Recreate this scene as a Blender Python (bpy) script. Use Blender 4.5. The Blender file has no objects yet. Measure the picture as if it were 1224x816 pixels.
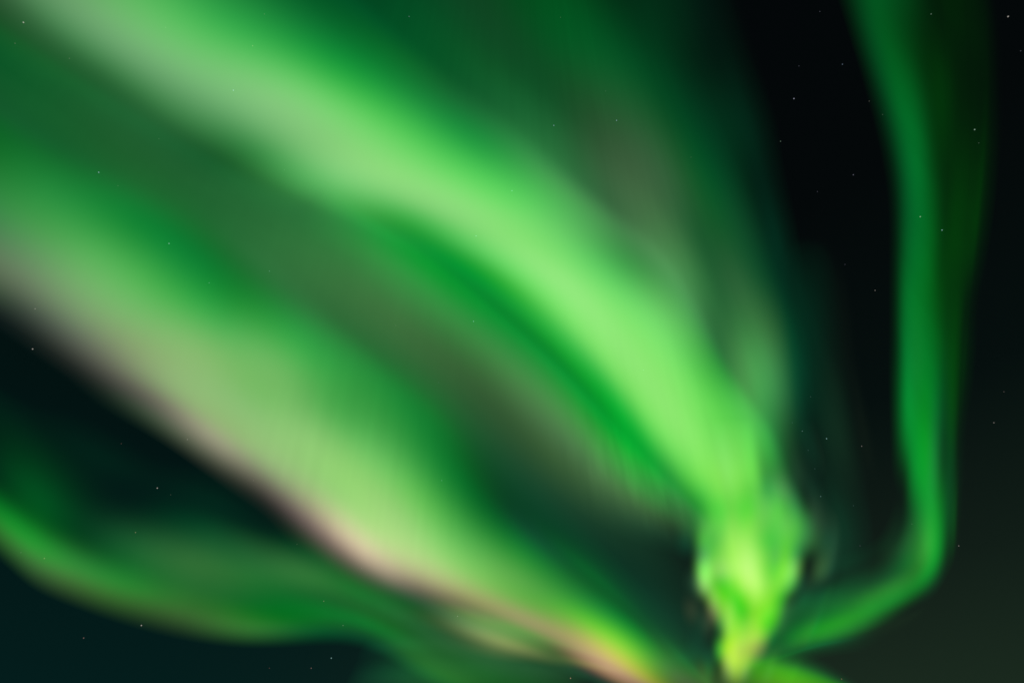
import bpy, math, random
import numpy as np

# ------------------------------------------------------------------ camera
scene = bpy.context.scene
C = scene.collection
W, H = 1224.0, 816.0
PITCH, HFOV = math.radians(38.0), math.radians(84.0)
EYE = np.array((0.0, 0.0, 1.7))
cam_data = bpy.data.cameras.new('camera')
cam_data.sensor_fit = 'HORIZONTAL'
cam_data.angle = HFOV
cam_data.clip_start = 0.1
cam_data.clip_end = 200000.0
cam = bpy.data.objects.new('camera', cam_data)
cam.location = EYE
cam.rotation_euler = (math.pi / 2 + PITCH, 0, 0)
C.objects.link(cam)
scene.camera = cam

# ------------------------------------------------------------------ night sky (no sun: the aurora lights the place)
ELEV = [0, 0.1, 0.25, 0.45, 0.7, 1]
SKY_WEST = [(5, 32, 32), (4, 29, 28), (3, 24, 23), (3, 18, 17), (2, 10, 10), (2, 8, 8)]
SKY_EAST = [(28, 43, 31), (26, 41, 30), (17, 29, 23), (6, 15, 14), (4, 8, 9), (3, 6, 8)]


def lin(c):
    c = np.asarray(c, float) / 255.0
    return np.where(c <= .04045, c / 12.92, ((c + .055) / 1.055) ** 2.4)


world = bpy.data.worlds.new('World')
scene.world = world
world.use_nodes = True
nt = world.node_tree
nt.nodes.clear()


def node(tree, kind, **kw):
    n = tree.nodes.new(kind)
    for k, v in kw.items():
        setattr(n, k, v)
    return n


def math_node(tree, op, a, b=None, clamp=False):
    n = node(tree, 'ShaderNodeMath', operation=op, use_clamp=clamp)
    for i, v in enumerate((a, b)):
        if v is None:
            continue
        if isinstance(v, (int, float)):
            n.inputs[i].default_value = v
        else:
            tree.links.new(v, n.inputs[i])
    return n.outputs[0]


def ramp(tree, fac, cols):
    r = node(tree, 'ShaderNodeValToRGB')
    el = r.color_ramp.elements
    while len(el) < len(cols):
        el.new(0.5)
    for e, p, c in zip(el, ELEV, cols):
        e.position = p
        e.color = (*lin(c), 1)
    tree.links.new(fac, r.inputs[0])
    return r.outputs[0]


tc = node(nt, 'ShaderNodeTexCoord')
sep = node(nt, 'ShaderNodeSeparateXYZ')
nt.links.new(tc.outputs['Generated'], sep.inputs[0])
sx, sy, sz = sep.outputs
horiz = math_node(nt, 'SQRT', math_node(nt, 'ADD', math_node(nt, 'MULTIPLY', sx, sx), math_node(nt, 'MULTIPLY', sy, sy)))
east = math_node(nt, 'ADD', math_node(nt, 'MULTIPLY', math_node(nt, 'DIVIDE', sx, math_node(nt, 'MAXIMUM', horiz, 1e-4)), .9), .5, True)
east = math_node(nt, 'MULTIPLY', math_node(nt, 'MULTIPLY', east, east), math_node(nt, 'SUBTRACT', 3.0, math_node(nt, 'MULTIPLY', east, 2.0)))
mix = node(nt, 'ShaderNodeMix', data_type='RGBA')
nt.links.new(east, mix.inputs[0])
nt.links.new(ramp(nt, sz, SKY_WEST), mix.inputs[6])
nt.links.new(ramp(nt, sz, SKY_EAST), mix.inputs[7])
bg = node(nt, 'ShaderNodeBackground')
nt.links.new(mix.outputs[2], bg.inputs[0])
wo = node(nt, 'ShaderNodeOutputWorld')
nt.links.new(bg.outputs[0], wo.inputs[0])

vs = scene.view_settings
vs.view_transform = 'Standard'
vs.look = 'None'
vs.exposure = 0.0
vs.gamma = 1.0
vs.use_curve_mapping = False
scene.render.dither_intensity = 1.0
scene.cycles.transparent_max_bounces = 96
scene.cycles.use_denoising = False


# ------------------------------------------------------------------ helpers
def tag(o, label=None, category=None, group=None, kind=None):
    for k, v in (('label', label), ('category', category), ('group', group), ('kind', kind)):
        if v:
            o[k] = v
    return o


def sight(x, y):
    """Directions from the camera through photograph pixels."""
    f = W / 2 / math.tan(HFOV / 2)
    cx, cy = (x - W / 2) / f, -(y - H / 2) / f
    c, s = math.cos(PITCH), math.sin(PITCH)
    d = np.stack([cx, c - cy * s, s + cy * c], -1)
    return d / np.linalg.norm(d, axis=-1, keepdims=True)


def spline(n, m):
    """Clamped uniform cubic B-spline basis: m samples of n control values."""
    t = np.linspace(0, 1, m)
    kn = np.concatenate([[0] * 3, np.linspace(0, 1, n - 2), [1] * 3])
    B = np.zeros((m, n + 3))
    for i in range(n + 3):
        if i + 1 < len(kn) and kn[i + 1] > kn[i]:
            B[:, i] = (t >= kn[i]) & (t < kn[i + 1])
    B[-1] = 0
    B[-1, n - 1] = 1
    for d in range(1, 4):
        N = np.zeros_like(B)
        for i in range(n + 3 - d):
            a, b = kn[i + d] - kn[i], kn[i + d + 1] - kn[i + 1]
            if a > 0:
                N[:, i] += (t - kn[i]) / a * B[:, i]
            if b > 0:
                N[:, i] += (kn[i + d + 1] - t) / b * B[:, i + 1]
        B = N
    B = B[:, :n]
    B[-1] = 0
    B[-1, n - 1] = 1
    return B


def smooth(x, a, b):
    t = np.clip((x - a) / (b - a), 0, 1)
    return t * t * (3 - 2 * t)


# ------------------------------------------------------------------ ground
def ground_material():
    m = bpy.data.materials.new('moonless_snow')
    m.use_nodes = True
    t = m.node_tree
    b = t.nodes['Principled BSDF']
    g = node(t, 'ShaderNodeNewGeometry')
    n = node(t, 'ShaderNodeTexNoise')
    n.inputs['Scale'].default_value = .05
    n.inputs['Detail'].default_value = 8
    t.links.new(g.outputs['Position'], n.inputs['Vector'])
    r = node(t, 'ShaderNodeValToRGB')
    r.color_ramp.elements[0].position = .42
    r.color_ramp.elements[0].color = (.09, .085, .07, 1)
    r.color_ramp.elements[1].position = .55
    r.color_ramp.elements[1].color = (.7, .72, .75, 1)
    t.links.new(n.outputs['Fac'], r.inputs[0])
    t.links.new(r.outputs[0], b.inputs['Base Color'])
    b.inputs['Roughness'].default_value = .7
    return m


def make_ground():
    rings = [0, 4, 8, 15, 30, 60, 120, 300, 800, 3000, 12000, 60000]
    seg = 72
    rnd = random.Random(4)
    verts, faces = [(0, 0, 0)], []
    for k, r in enumerate(rings[1:], 1):
        for j in range(seg):
            a = 2 * math.pi * j / seg
            verts.append((r * math.cos(a), r * math.sin(a), rnd.uniform(-.002, .004) * min(r, 150)))
    for k in range(1, len(rings)):
        for j in range(seg):
            b, c = 1 + (k - 1) * seg + j, 1 + (k - 1) * seg + (j + 1) % seg
            if k == 1:
                faces.append((0, b, c))
            else:
                a, d = 1 + (k - 2) * seg + j, 1 + (k - 2) * seg + (j + 1) % seg
                faces.append((a, b, c, d))
    me = bpy.data.meshes.new('ground')
    me.from_pydata(verts, [], faces)
    me.shade_smooth()
    me.materials.append(ground_material())
    o = bpy.data.objects.new('ground', me)
    C.objects.link(o)
    tag(o, kind='structure')


make_ground()


# ------------------------------------------------------------------ aurora
def aurora_material(name, rays, fine):
    """Glowing thin gas: adds its own light to whatever lies behind it. The local
    brightness of the gas rides on the mesh; noise along the field lines makes the rays."""
    m = bpy.data.materials.new(name)
    m.use_nodes = True
    t = m.node_tree
    t.nodes.clear()
    glow = node(t, 'ShaderNodeAttribute', attribute_name='gas')
    ray = node(t, 'ShaderNodeAttribute', attribute_name='field_line')
    fac = None
    for scale, amp in ((19.0, rays * .9), (52.0, rays * .8), (9.0, fine)):
        mp = node(t, 'ShaderNodeMapping')
        mp.inputs['Scale'].default_value = (scale, 2.2 if scale > 10 else 7.0, 1)
        t.links.new(ray.outputs['Vector'], mp.inputs[0])
        n = node(t, 'ShaderNodeTexNoise', noise_dimensions='3D')
        n.inputs['Scale'].default_value = 1.0
        n.inputs['Detail'].default_value = 1.5
        n.inputs['Roughness'].default_value = .45
        t.links.new(mp.outputs[0], n.inputs['Vector'])
        v = math_node(t, 'MULTIPLY', math_node(t, 'SUBTRACT', n.outputs['Fac'], .5), amp * 2)
        fac = v if fac is None else math_node(t, 'ADD', fac, v)
    fac = math_node(t, 'MULTIPLY', fac, glow.outputs['Alpha'])
    strength = math_node(t, 'MULTIPLY', math_node(t, 'ADD', fac, 1.0), .5)   # two skins share the light
    em = node(t, 'ShaderNodeEmission')
    t.links.new(glow.outputs['Color'], em.inputs[0])
    t.links.new(strength, em.inputs[1])
    tr = node(t, 'ShaderNodeBsdfTransparent')
    add = node(t, 'ShaderNodeAddShader')
    t.links.new(em.outputs[0], add.inputs[0])
    t.links.new(tr.outputs[0], add.inputs[1])
    out = node(t, 'ShaderNodeOutputMaterial')
    t.links.new(add.outputs[0], out.inputs[0])
    m.cycles.emission_sampling = 'NONE'
    return m


def sheet(name, stations, across, glow, base, top, thick, mat, parent, share=None, gain=None, nu=170, nv=110):
    """One closed, slightly thick sheet of glowing gas.
    stations: lower and upper edge of the sheet along its length; across: fractions between
    them; glow: brightness of the gas at those knots; base, top: height of the lower and the
    upper edge above the ground (1:100); share(v): how much of the gas belongs to this part."""
    s = np.array(stations, float)
    fr = np.array(across)[None, :, None]
    P = s[:, None, :2] * (1 - fr) + s[:, None, 2:] * fr
    P[..., 1] = np.where(P[..., 1] > 820, 820 + (P[..., 1] - 820) * .45, P[..., 1])
    G = np.array(glow, float).reshape(*P.shape[:2], 3)
    # how far across the gas reaches at each place along the sheet
    ua, va = 400, 300
    Bu, Bv = spline(P.shape[0], ua), spline(P.shape[1], va)
    vv = np.linspace(0, 1, va)
    col = np.einsum('ui,vj,ijk->uvk', Bu, Bv, G)
    if share is not None:
        col = col * share(vv)[None, :, None]
    lum = col.max(-1)
    on = lum > .0008
    if not on.any():
        return None
    us = np.where(on.any(1))[0]
    u0, u1 = max(us[0] - 2, 0), min(us[-1] + 2, ua - 1)
    lo = np.where(on.any(1), on.argmax(1), va)
    hi = np.where(on.any(1), va - 1 - on[:, ::-1].argmax(1), 0)
    k = 9
    lo = np.array([lo[max(0, i - k):i + k + 1].min() for i in range(ua)])
    hi = np.array([hi[max(0, i - k):i + k + 1].max() for i in range(ua)])
    bad = lo > hi
    lo[bad], hi[bad] = va // 2 - 1, va // 2 + 1
    ker = np.ones(13) / 13
    lo = np.convolve(np.pad(lo, 6, 'edge'), ker, 'valid')
    hi = np.convolve(np.pad(hi, 6, 'edge'), ker, 'valid')
    iu = np.linspace(u0, u1, nu)
    lo, hi = np.interp(iu, np.arange(ua), lo) / (va - 1), np.interp(iu, np.arange(ua), hi) / (va - 1)
    V = lo[:, None] + (hi - lo)[:, None] * np.linspace(0, 1, nv)[None]
    bu = np.stack([np.interp(iu, np.arange(ua), Bu[:, i]) for i in range(Bu.shape[1])], 1)
    bv = np.stack([np.interp(V.ravel(), vv, Bv[:, j]) for j in range(Bv.shape[1])], 1).reshape(nu, nv, -1)
    pix = np.einsum('ui,uvj,ijk->uvk', bu, bv, P)
    col = np.einsum('ui,uvj,ijk->uvk', bu, bv, G)
    if share is not None:
        col = col * share(V)[..., None]
    lum = col.max(-1, keepdims=True)
    col = col * smooth(lum, .0004, .0024)
    d = sight(pix[..., 0], pix[..., 1])
    z = base + (top - base) * V
    low = EYE + d * ((z - EYE[2]) / d[..., 2])[..., None]
    rim = np.minimum(np.linspace(0, 1, nv), 1 - np.linspace(0, 1, nv))[None] * 2
    rim = np.broadcast_to(np.sqrt(rim), (nu, nv)).copy()
    rim[0] = rim[-1] = 0
    high = low.copy()
    low[..., 2] -= thick / 2 * rim
    high[..., 2] += thick / 2 * rim
    idx = np.arange(nu * nv).reshape(nu, nv)
    jdx = idx.copy()
    inner = np.zeros((nu, nv), bool)
    inner[1:-1, 1:-1] = True
    jdx[inner] = nu * nv + np.arange(inner.sum())
    origin = np.array(parent.location) if parent else np.zeros(3)
    verts = np.concatenate([low.reshape(-1, 3), high[inner]]) - origin
    quads = []
    for a, flip in ((idx, False), (jdx, True)):
        q = np.stack([a[:-1, :-1], a[1:, :-1], a[1:, 1:], a[:-1, 1:]], -1).reshape(-1, 4)
        quads.append(q[:, ::-1] if flip else q)
    quads = np.concatenate(quads)
    me = bpy.data.meshes.new(name)
    me.from_pydata(verts.tolist(), [], quads.tolist())
    me.shade_smooth()
    rgba = np.ones((len(verts), 4))
    if gain:      # how strongly the gas breaks into rays along the sheet
        g = np.broadcast_to(gain(np.linspace(u0, u1, nu) / (ua - 1))[:, None], (nu, nv))
        rgba[:, 3] = np.concatenate([g.ravel(), g[inner]])
    rgba[:, :3] = np.concatenate([col.reshape(-1, 3), col[inner]])
    at = me.attributes.new('gas', 'FLOAT_COLOR', 'POINT')
    at.data.foreach_set('color', rgba.astype(np.float32).ravel())
    # field lines stand upright: a ray keeps its bearing all the way up
    bearing = np.arctan2(low[..., 0], low[..., 1])
    line = np.stack([bearing, V, np.full_like(V, hash_of(name) % 97)], -1)
    line = np.concatenate([line.reshape(-1, 3), line[inner]])
    at = me.attributes.new('field_line', 'FLOAT_VECTOR', 'POINT')
    at.data.foreach_set('vector', line.astype(np.float32).ravel())
    me.materials.append(mat)
    o = bpy.data.objects.new(name, me)
    C.objects.link(o)
    if parent:
        o.parent = parent
    return o


def hash_of(name):
    return sum((i + 3) * ord(c) for i, c in enumerate(name))


def foot(stations, base):
    """Where the lower edge of a band stands: the place of its Empty."""
    s = np.array(stations, float)
    x, y = s[len(s) // 2][:2]
    d = sight(np.array(x), np.array(min(y, 800)))
    return EYE + d * ((base - EYE[2]) / d[2])


def band(name, label, category, net, base, top, thick, rays, fine, parts=None, gain=None):
    stations, across, glow = net
    mat = aurora_material(name + '_gas', rays, fine)
    if not parts:
        o = sheet(name, stations, across, glow, base, top, thick, mat, None, None, gain)
        return tag(o, label, category)
    root = bpy.data.objects.new(name, None)
    root.location = foot(stations, base)
    C.objects.link(root)
    tag(root, label, category)
    for k, (pname, plabel, share) in enumerate(parts):
        p = sheet(pname, stations, across, glow, base, top, thick, mat, root, share, gain)
        tag(p, plabel)
    return root


# each: (lower and upper edge along its length, knots across, brightness of the gas at the knots)
MAIN_BAND = ([(-150,-150,120,-360),(-60,-60,240,-220),(15,30,350,-90),(105,95,440,-5),(182,155,520,55),(252,198,590,110),(322,234,650,165),(394,272,710,215),(484,305,770,262),(558,348,815,310),(635,405,850,370),(698,472,880,440),(738,534,935,500),(778,592,960,570),(808,650,972,635),(825,710,960,700),(840,760,940,750)],
    [-0.2,0.0,0.1,0.2,0.3,0.41,0.52,0.63,0.75,0.88,0.94,1.0,1.2], [
    (0,0,0), (0,0,0), (0,0,0), (0,0,0), (0,0,0), (0,0,0), (0,0,0), (0,0,0), (0,0,0), (0,0,0), (0,0,0), (0,0,0), (0,0,0),
    (0,0,0), (0,0,0), (.1028,.1954,.0957), (.0889,.1613,.0817), (.0359,.0972,.0328), (.0173,.0732,.0174), (.0116,.0489,.0124), (.0036,.0262,.0054), (.0001,.0149,.0013), (0,.0094,.0004), (0,.0041,.0003), (0,0,0), (0,0,0),
    (0,0,0), (0,0,0), (.0636,.2578,.0864), (.1849,.4074,.1802), (.1469,.4929,.1403), (.1046,.5164,.1139), (.0613,.3493,.0782), (.0098,.1941,.0343), (0,.1138,.01), (0,.074,.0085), (0,.043,.0074), (0,0,0), (0,0,0),
    (0,0,0), (0,0,0), (.0193,.1513,.0292), (.1581,.3733,.1662), (.1993,.5366,.1856), (.0924,.5526,.1059), (.0083,.4349,.0558), (.0194,.3043,.0522), (.0051,.144,.0318), (0,.0638,.0135), (0,.0742,.0188), (0,0,0), (0,0,0),
    (0,0,0), (0,0,0), (.0383,.1963,.0507), (.1005,.3103,.1077), (.1869,.47,.185), (.2727,.5968,.2314), (.1788,.6498,.1612), (.0072,.4424,.0448), (0,.2414,.0291), (.0029,.1356,.0153), (0,.0294,.006), (0,0,0), (0,0,0),
    (0,0,0), (0,0,0), (0,.042,0), (.0089,.2143,.0352), (.1568,.456,.1412), (.2319,.581,.1863), (.1897,.6847,.158), (.0718,.595,.0809), (.0147,.2959,.0535), (.0077,.0807,.0217), (0,0,0), (0,0,0), (0,0,0),
    (0,0,0), (0,0,0), (.0454,.2923,.0582), (.1539,.6047,.1631), (.2878,.7212,.2398), (.3096,.7481,.2116), (.2034,.7134,.1587), (.0824,.6066,.093), (.0004,.3424,.0442), (.0062,.1983,.0335), (.0083,.1163,.0222), (0,0,0), (0,0,0),
    (0,0,0), (0,0,0), (.023,.1281,.0421), (0,.1925,0), (0,.3375,.0265), (.2565,.6392,.2042), (.2726,.7487,.2027), (.1367,.7567,.1222), (.0827,.6218,.1007), (.0699,.3003,.0765), (.0186,.0662,.0267), (0,0,0), (0,0,0),
    (0,0,0), (0,0,0), (0,.1908,.0211), (0,.27,.0292), (.1207,.6324,.1301), (.2512,.7559,.1765), (.2148,.7512,.1478), (.1754,.6636,.1515), (.1021,.4273,.111), (.0435,.1706,.0522), (.0023,.003,.0018), (0,0,0), (0,0,0),
    (0,0,0), (0,0,0), (0,.2016,.0322), (0,.3588,.0019), (.1444,.7643,.1245), (.3505,.8417,.2447), (.2265,.7736,.175), (.0759,.5918,.1027), (0,.2426,.0312), (.0067,.0854,.0194), (.0476,.1654,.051), (0,0,0), (0,0,0),
    (0,0,0), (0,0,0), (0,.2924,.0086), (.0648,.5666,.0857), (.2591,.8258,.1684), (.2916,.8215,.1973), (.239,.8124,.1584), (.2123,.802,.1618), (.1552,.6188,.1336), (.0655,.3193,.0778), (.0364,.1366,.0472), (0,0,0), (0,0,0),
    (0,0,0), (0,0,0), (0,.2891,.0054), (.0028,.4136,.0391), (.1842,.7178,.1091), (.2685,.7852,.1686), (.2645,.778,.1561), (.2019,.7453,.129), (.0605,.5474,.0572), (0,.2393,.0055), (0,.0302,.0041), (0,0,0), (0,0,0),
    (0,0,0), (0,0,0), (0,.2427,.0058), (0,.5182,.0393), (.2386,.859,.1403), (.3049,.8591,.1722), (.2128,.7997,.122), (.1237,.746,.0771), (.0777,.5829,.0486), (.0361,.2876,.0465), (0,0,.0002), (0,0,0), (0,0,0),
    (0,0,0), (0,0,0), (.0002,0,.0002), (.0117,.0765,.0165), (.0105,.4408,.0239), (.1011,.6503,.0668), (.1144,.6196,.0663), (.0604,.3774,.0376), (0,0,0), (0,0,.0002), (0,0,.0002), (0,0,0), (0,0,0),
    (0,0,0), (0,0,0), (0,0,.0002), (0,0,.0002), (0,.1008,0), (.0265,.2986,.0087), (.0552,.3569,.018), (.0351,.2716,.0099), (0,.1398,0), (.0045,.0933,0), (0,0,.0002), (0,0,0), (0,0,0),
    (0,0,0), (0,0,0), (0,0,.0002), (0,0,.0002), (.0141,.0524,0), (.0145,.0821,0), (.029,.0947,.0042), (.0258,.0935,.0017), (.012,.0892,.0002), (.0134,.0939,.0119), (0,0,.0002), (0,0,0), (0,0,0),
    (0,0,0), (0,0,0), (0,0,0), (0,0,0), (0,0,0), (0,0,0), (0,0,0), (0,0,0), (0,0,0), (0,0,0), (0,0,0), (0,0,0), (0,0,0),
])
PALE_BAND = ([(-220,240,-180,-60),(-160,300,-90,40),(-80,365,0,110),(0,410,90,165),(60,445,180,205),(120,480,260,245),(180,510,335,300),(235,548,400,355),(290,590,470,415),(340,638,530,475),(390,686,580,530),(450,725,625,585),(520,750,665,630),(590,772,710,670),(650,792,755,710),(700,814,800,755),(750,850,835,795),(800,890,870,840)],
    [-0.05,0.0,0.06,0.13,0.21,0.31,0.43,0.56,0.7,0.85,0.925,1.0,1.2], [
    (0,0,0), (0,0,0), (0,0,0), (0,0,0), (0,0,0), (0,0,0), (0,0,0), (0,0,0), (0,0,0), (0,0,0), (0,0,0), (0,0,0), (0,0,0),
    (0,0,0), (0,0,0), (.0001,0,0), (.002,.0022,.0015), (.0068,.0146,.0053), (.0061,.0151,.005), (0,.0117,.0031), (.0013,.0183,.005), (0,.0096,.0004), (0,.0143,.0038), (.0065,.0124,.0061), (0,0,0), (0,0,0),
    (0,0,0), (0,0,0), (0,0,0), (.016,.0118,.0126), (.0666,.1427,.0539), (.0969,.1753,.076), (.0131,.1603,.0487), (.017,.2071,.0455), (0,.0711,0), (0,.0555,.004), (.0065,.0208,.0153), (0,0,0), (0,0,0),
    (0,0,0), (0,0,0), (0,0,0), (.0025,.0061,.0066), (.0267,.0368,.0265), (.1584,.1758,.1251), (.1326,.286,.124), (.0578,.333,.0631), (.0252,.2946,.0596), (.0054,.083,.0126), (0,.0081,.0064), (0,0,0), (0,0,0),
    (0,0,0), (0,0,0), (0,0,0), (.0302,.0327,.0239), (.1136,.1403,.1063), (.2032,.3593,.1595), (.1944,.5034,.1475), (.1025,.4855,.1046), (0,.208,.0159), (.0024,.13,.0219), (.0061,.0358,.007), (0,0,0), (0,0,0),
    (0,0,0), (0,0,0), (0,0,.0002), (.0877,.0848,.0698), (.2127,.2195,.1408), (.271,.3811,.1579), (.1529,.5035,.1335), (.0439,.4227,.0478), (.0005,.2194,.0416), (0,.0492,0), (0,0,.0002), (0,0,0), (0,0,0),
    (0,0,0), (0,0,0), (.0528,.1148,.0501), (.1478,.0957,.1007), (.3072,.5255,.1994), (.2767,.5013,.1761), (.2894,.4958,.1689), (.0205,.4399,.075), (0,.1582,0), (0,.0306,.0054), (.0168,.0603,.0207), (0,0,0), (0,0,0),
    (0,0,0), (0,0,0), (.1178,.1276,.0813), (.4817,.4478,.3058), (.2675,.4426,.1407), (.2606,.5156,.1869), (.1115,.4635,.0803), (.2636,.5154,.1629), (.0314,.4899,.0695), (.0136,.1377,.0276), (.0002,0,.0002), (0,0,0), (0,0,0),
    (0,0,0), (0,0,0), (0,0,0), (.1282,.1214,.0856), (.3382,.5823,.2202), (.2945,.5641,.1712), (.3032,.5864,.2003), (0,.3358,.0318), (.0427,.2667,.0421), (.0091,.2,.0206), (0,0,0), (0,0,0), (0,0,0),
    (0,0,0), (0,0,0), (0,0,.0002), (.2066,.1273,.1338), (.326,.3333,.1722), (.2572,.6183,.1561), (.2976,.6857,.146), (.191,.6037,.1506), (.0332,.3132,.0451), (0,.1564,.0182), (0,.1365,.005), (0,0,0), (0,0,0),
    (0,0,0), (0,0,0), (0,.0712,0), (.1874,.0985,.1036), (1.0552,.8229,.5532), (.4043,.81,.2067), (.3776,.6009,.2195), (.1344,.58,.0716), (0,.2547,.0321), (0,.0773,.0034), (0,.0123,0), (0,0,0), (0,0,0),
    (0,0,0), (0,0,0), (0,.0333,0), (0,.1136,.0296), (.1589,.0835,.0879), (.6122,.6194,.3054), (.2953,.7462,.1618), (.0828,.4837,.0831), (0,.1395,.0135), (0,0,0), (0,0,0), (0,0,0), (0,0,0),
    (0,0,0), (0,0,0), (.0002,0,.0002), (0,0,0), (.0002,0,.0002), (.3673,.3379,.122), (.1846,.5464,.0853), (.1364,.4142,.071), (.0017,.3142,.0205), (.0046,.0413,.0283), (0,.0199,0), (0,0,0), (0,0,0),
    (0,0,0), (0,0,0), (.1902,.205,.0697), (0,.2165,.025), (.0743,.4003,.0454), (.4538,.2927,.1825), (.0667,.3728,.0257), (.0573,.3177,.0442), (.0169,.1888,.0214), (0,.0371,0), (0,.1225,.0071), (0,0,0), (0,0,0),
    (0,0,0), (0,0,0), (0,0,0), (0,0,.0002), (0,0,.0002), (.3202,.2916,.1036), (.3644,.3594,.1082), (.0904,.6767,.0024), (0,.2477,.0321), (0,.0556,0), (0,.0631,.0042), (0,0,0), (0,0,0),
    (0,0,0), (0,0,0), (0,.0557,.0199), (.0489,.0377,.0398), (.4901,.259,.1415), (.7912,.4303,.2999), (.8502,.7855,.0916), (.3366,.8296,.0486), (0,.4525,0), (0,.0301,.0066), (0,.0162,0), (0,0,0), (0,0,0),
    (0,0,0), (0,0,0), (0,.0111,.0037), (.0136,.019,.0041), (.1055,.0859,.0211), (.1438,.0756,.0488), (.1467,.2093,0), (.0004,.0001,.0003), (.0866,.0805,.0554), (.0265,.1822,.0134), (.0126,.1937,.0275), (0,0,0), (0,0,0),
    (0,0,0), (0,0,0), (0,0,0), (0,0,0), (0,0,0), (0,0,0), (0,0,0), (0,0,0), (0,0,0), (0,0,0), (0,0,0), (0,0,0), (0,0,0),
])
LOW_BAND = ([(-130,560,-130,400),(-60,615,-60,405),(0,658,0,440),(35,695,60,485),(80,714,125,525),(135,735,195,555),(215,758,262,575),(290,768,330,615),(350,768,380,635),(410,765,430,670),(460,780,490,705),(510,820,560,735),(560,850,650,770)],
    [-0.06,0.0,0.1,0.2,0.32,0.46,0.62,0.8,0.9,1.0,1.2], [
    (0,0,0), (0,0,0), (0,0,0), (0,0,0), (0,0,0), (0,0,0), (0,0,0), (0,0,0), (0,0,0), (0,0,0), (0,0,0),
    (0,0,0), (0,0,0), (.0156,.0794,.005), (.0022,.0905,.0076), (0,0,.0002), (0,0,0), (0,0,0), (0,.0025,.001), (0,0,0), (0,0,0), (0,0,0),
    (0,0,0), (0,0,0), (.035,.162,.0146), (0,.2785,.0149), (0,0,.0002), (0,0,0), (0,.0087,0), (0,.0077,.0025), (0,0,0), (0,0,0), (0,0,0),
    (0,0,0), (0,0,0), (.0659,.1566,.0437), (.0141,.4013,.0241), (0,.0959,.0016), (0,.1173,.0117), (0,.0401,.0034), (0,.0069,.0009), (0,.0011,0), (0,0,0), (0,0,0),
    (0,0,0), (0,0,0), (.0667,.1378,.026), (.0386,.2869,.043), (0,.0021,0), (0,0,.0002), (0,0,.0002), (0,.0051,.0017), (0,.0151,.0047), (0,0,0), (0,0,0),
    (0,0,0), (0,0,0), (.0424,.1293,.014), (.0122,.2691,.0195), (.0036,.1336,.0133), (.0105,.1288,.0279), (0,0,.0002), (0,0,.0002), (.0002,0,.0002), (0,0,0), (0,0,0),
    (0,0,0), (0,0,0), (.0435,.0618,.0188), (.039,.1442,.0189), (.0179,.121,.021), (.0506,.174,.034), (0,.0836,.0185), (0,.0129,.0041), (0,.0203,.0063), (0,0,0), (0,0,0),
    (0,0,0), (0,0,0), (.0569,.2524,.0323), (0,.1522,0), (0,.1064,.01), (.0092,.1537,.0176), (.0237,.1482,.0301), (0,0,.0002), (0,0,.0002), (0,0,0), (0,0,0),
    (0,0,0), (0,0,0), (0,.1024,.0187), (0,.1454,.0025), (0,.1589,.0064), (.0038,.1093,.0137), (.0494,.2141,.0398), (0,.0824,.0151), (.0048,.0125,.004), (0,0,0), (0,0,0),
    (0,0,0), (0,0,0), (0,.0388,.0118), (.0082,.0808,.0141), (.0022,.1915,.019), (.0108,.0683,.0113), (.0007,.1737,.0132), (0,0,0), (0,0,.0002), (0,0,0), (0,0,0),
    (0,0,0), (0,0,0), (0,.0348,.0107), (0,.06,.0077), (.004,.1904,.016), (.0078,.1089,.0051), (.0228,.1675,.0357), (0,.0598,0), (0,0,0), (0,0,0), (0,0,0),
    (0,0,0), (0,0,0), (.0078,.0698,.0056), (.0205,.1014,.0043), (.0153,.0328,.0061), (0,.0343,0), (.0126,.0438,.0133), (.0144,.0203,.0063), (0,0,0), (0,0,0), (0,0,0),
    (0,0,0), (0,0,0), (0,0,0), (0,0,0), (0,0,0), (0,0,0), (0,0,0), (0,0,0), (0,0,0), (0,0,0), (0,0,0),
])
SHORT_STREAK = ([(455,712,490,680),(495,742,528,706),(545,768,572,727),(590,785,620,745),(650,792,668,763),(700,797,710,778),(745,808,752,795)],
    [-0.2,0.0,0.25,0.5,0.75,0.875,1.0,1.2], [
    (0,0,0), (0,0,0), (0,0,0), (0,0,0), (0,0,0), (0,0,0), (0,0,0), (0,0,0),
    (0,0,0), (0,0,0), (0,0,0), (0,0,0), (0,0,.0002), (.0002,0,.0002), (0,0,0), (0,0,0),
    (0,0,0), (0,0,0), (.0002,0,.0002), (.1064,.213,.0942), (.1657,.2127,.0612), (.1355,.0902,.0724), (0,0,0), (0,0,0),
    (0,0,0), (0,0,0), (.1738,.2062,.0708), (.2006,.2175,.053), (.1077,.0716,.0477), (.0034,.0549,0), (0,0,0), (0,0,0),
    (0,0,0), (0,0,0), (0,0,0), (0,0,.0002), (0,0,0), (0,.0762,0), (0,0,0), (0,0,0),
    (0,0,0), (0,0,0), (.0858,.1472,.0166), (.0002,0,.0002), (0,0,0), (0,0,0), (0,0,0), (0,0,0),
    (0,0,0), (0,0,0), (0,0,0), (0,0,0), (0,0,0), (0,0,0), (0,0,0), (0,0,0),
])
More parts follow.
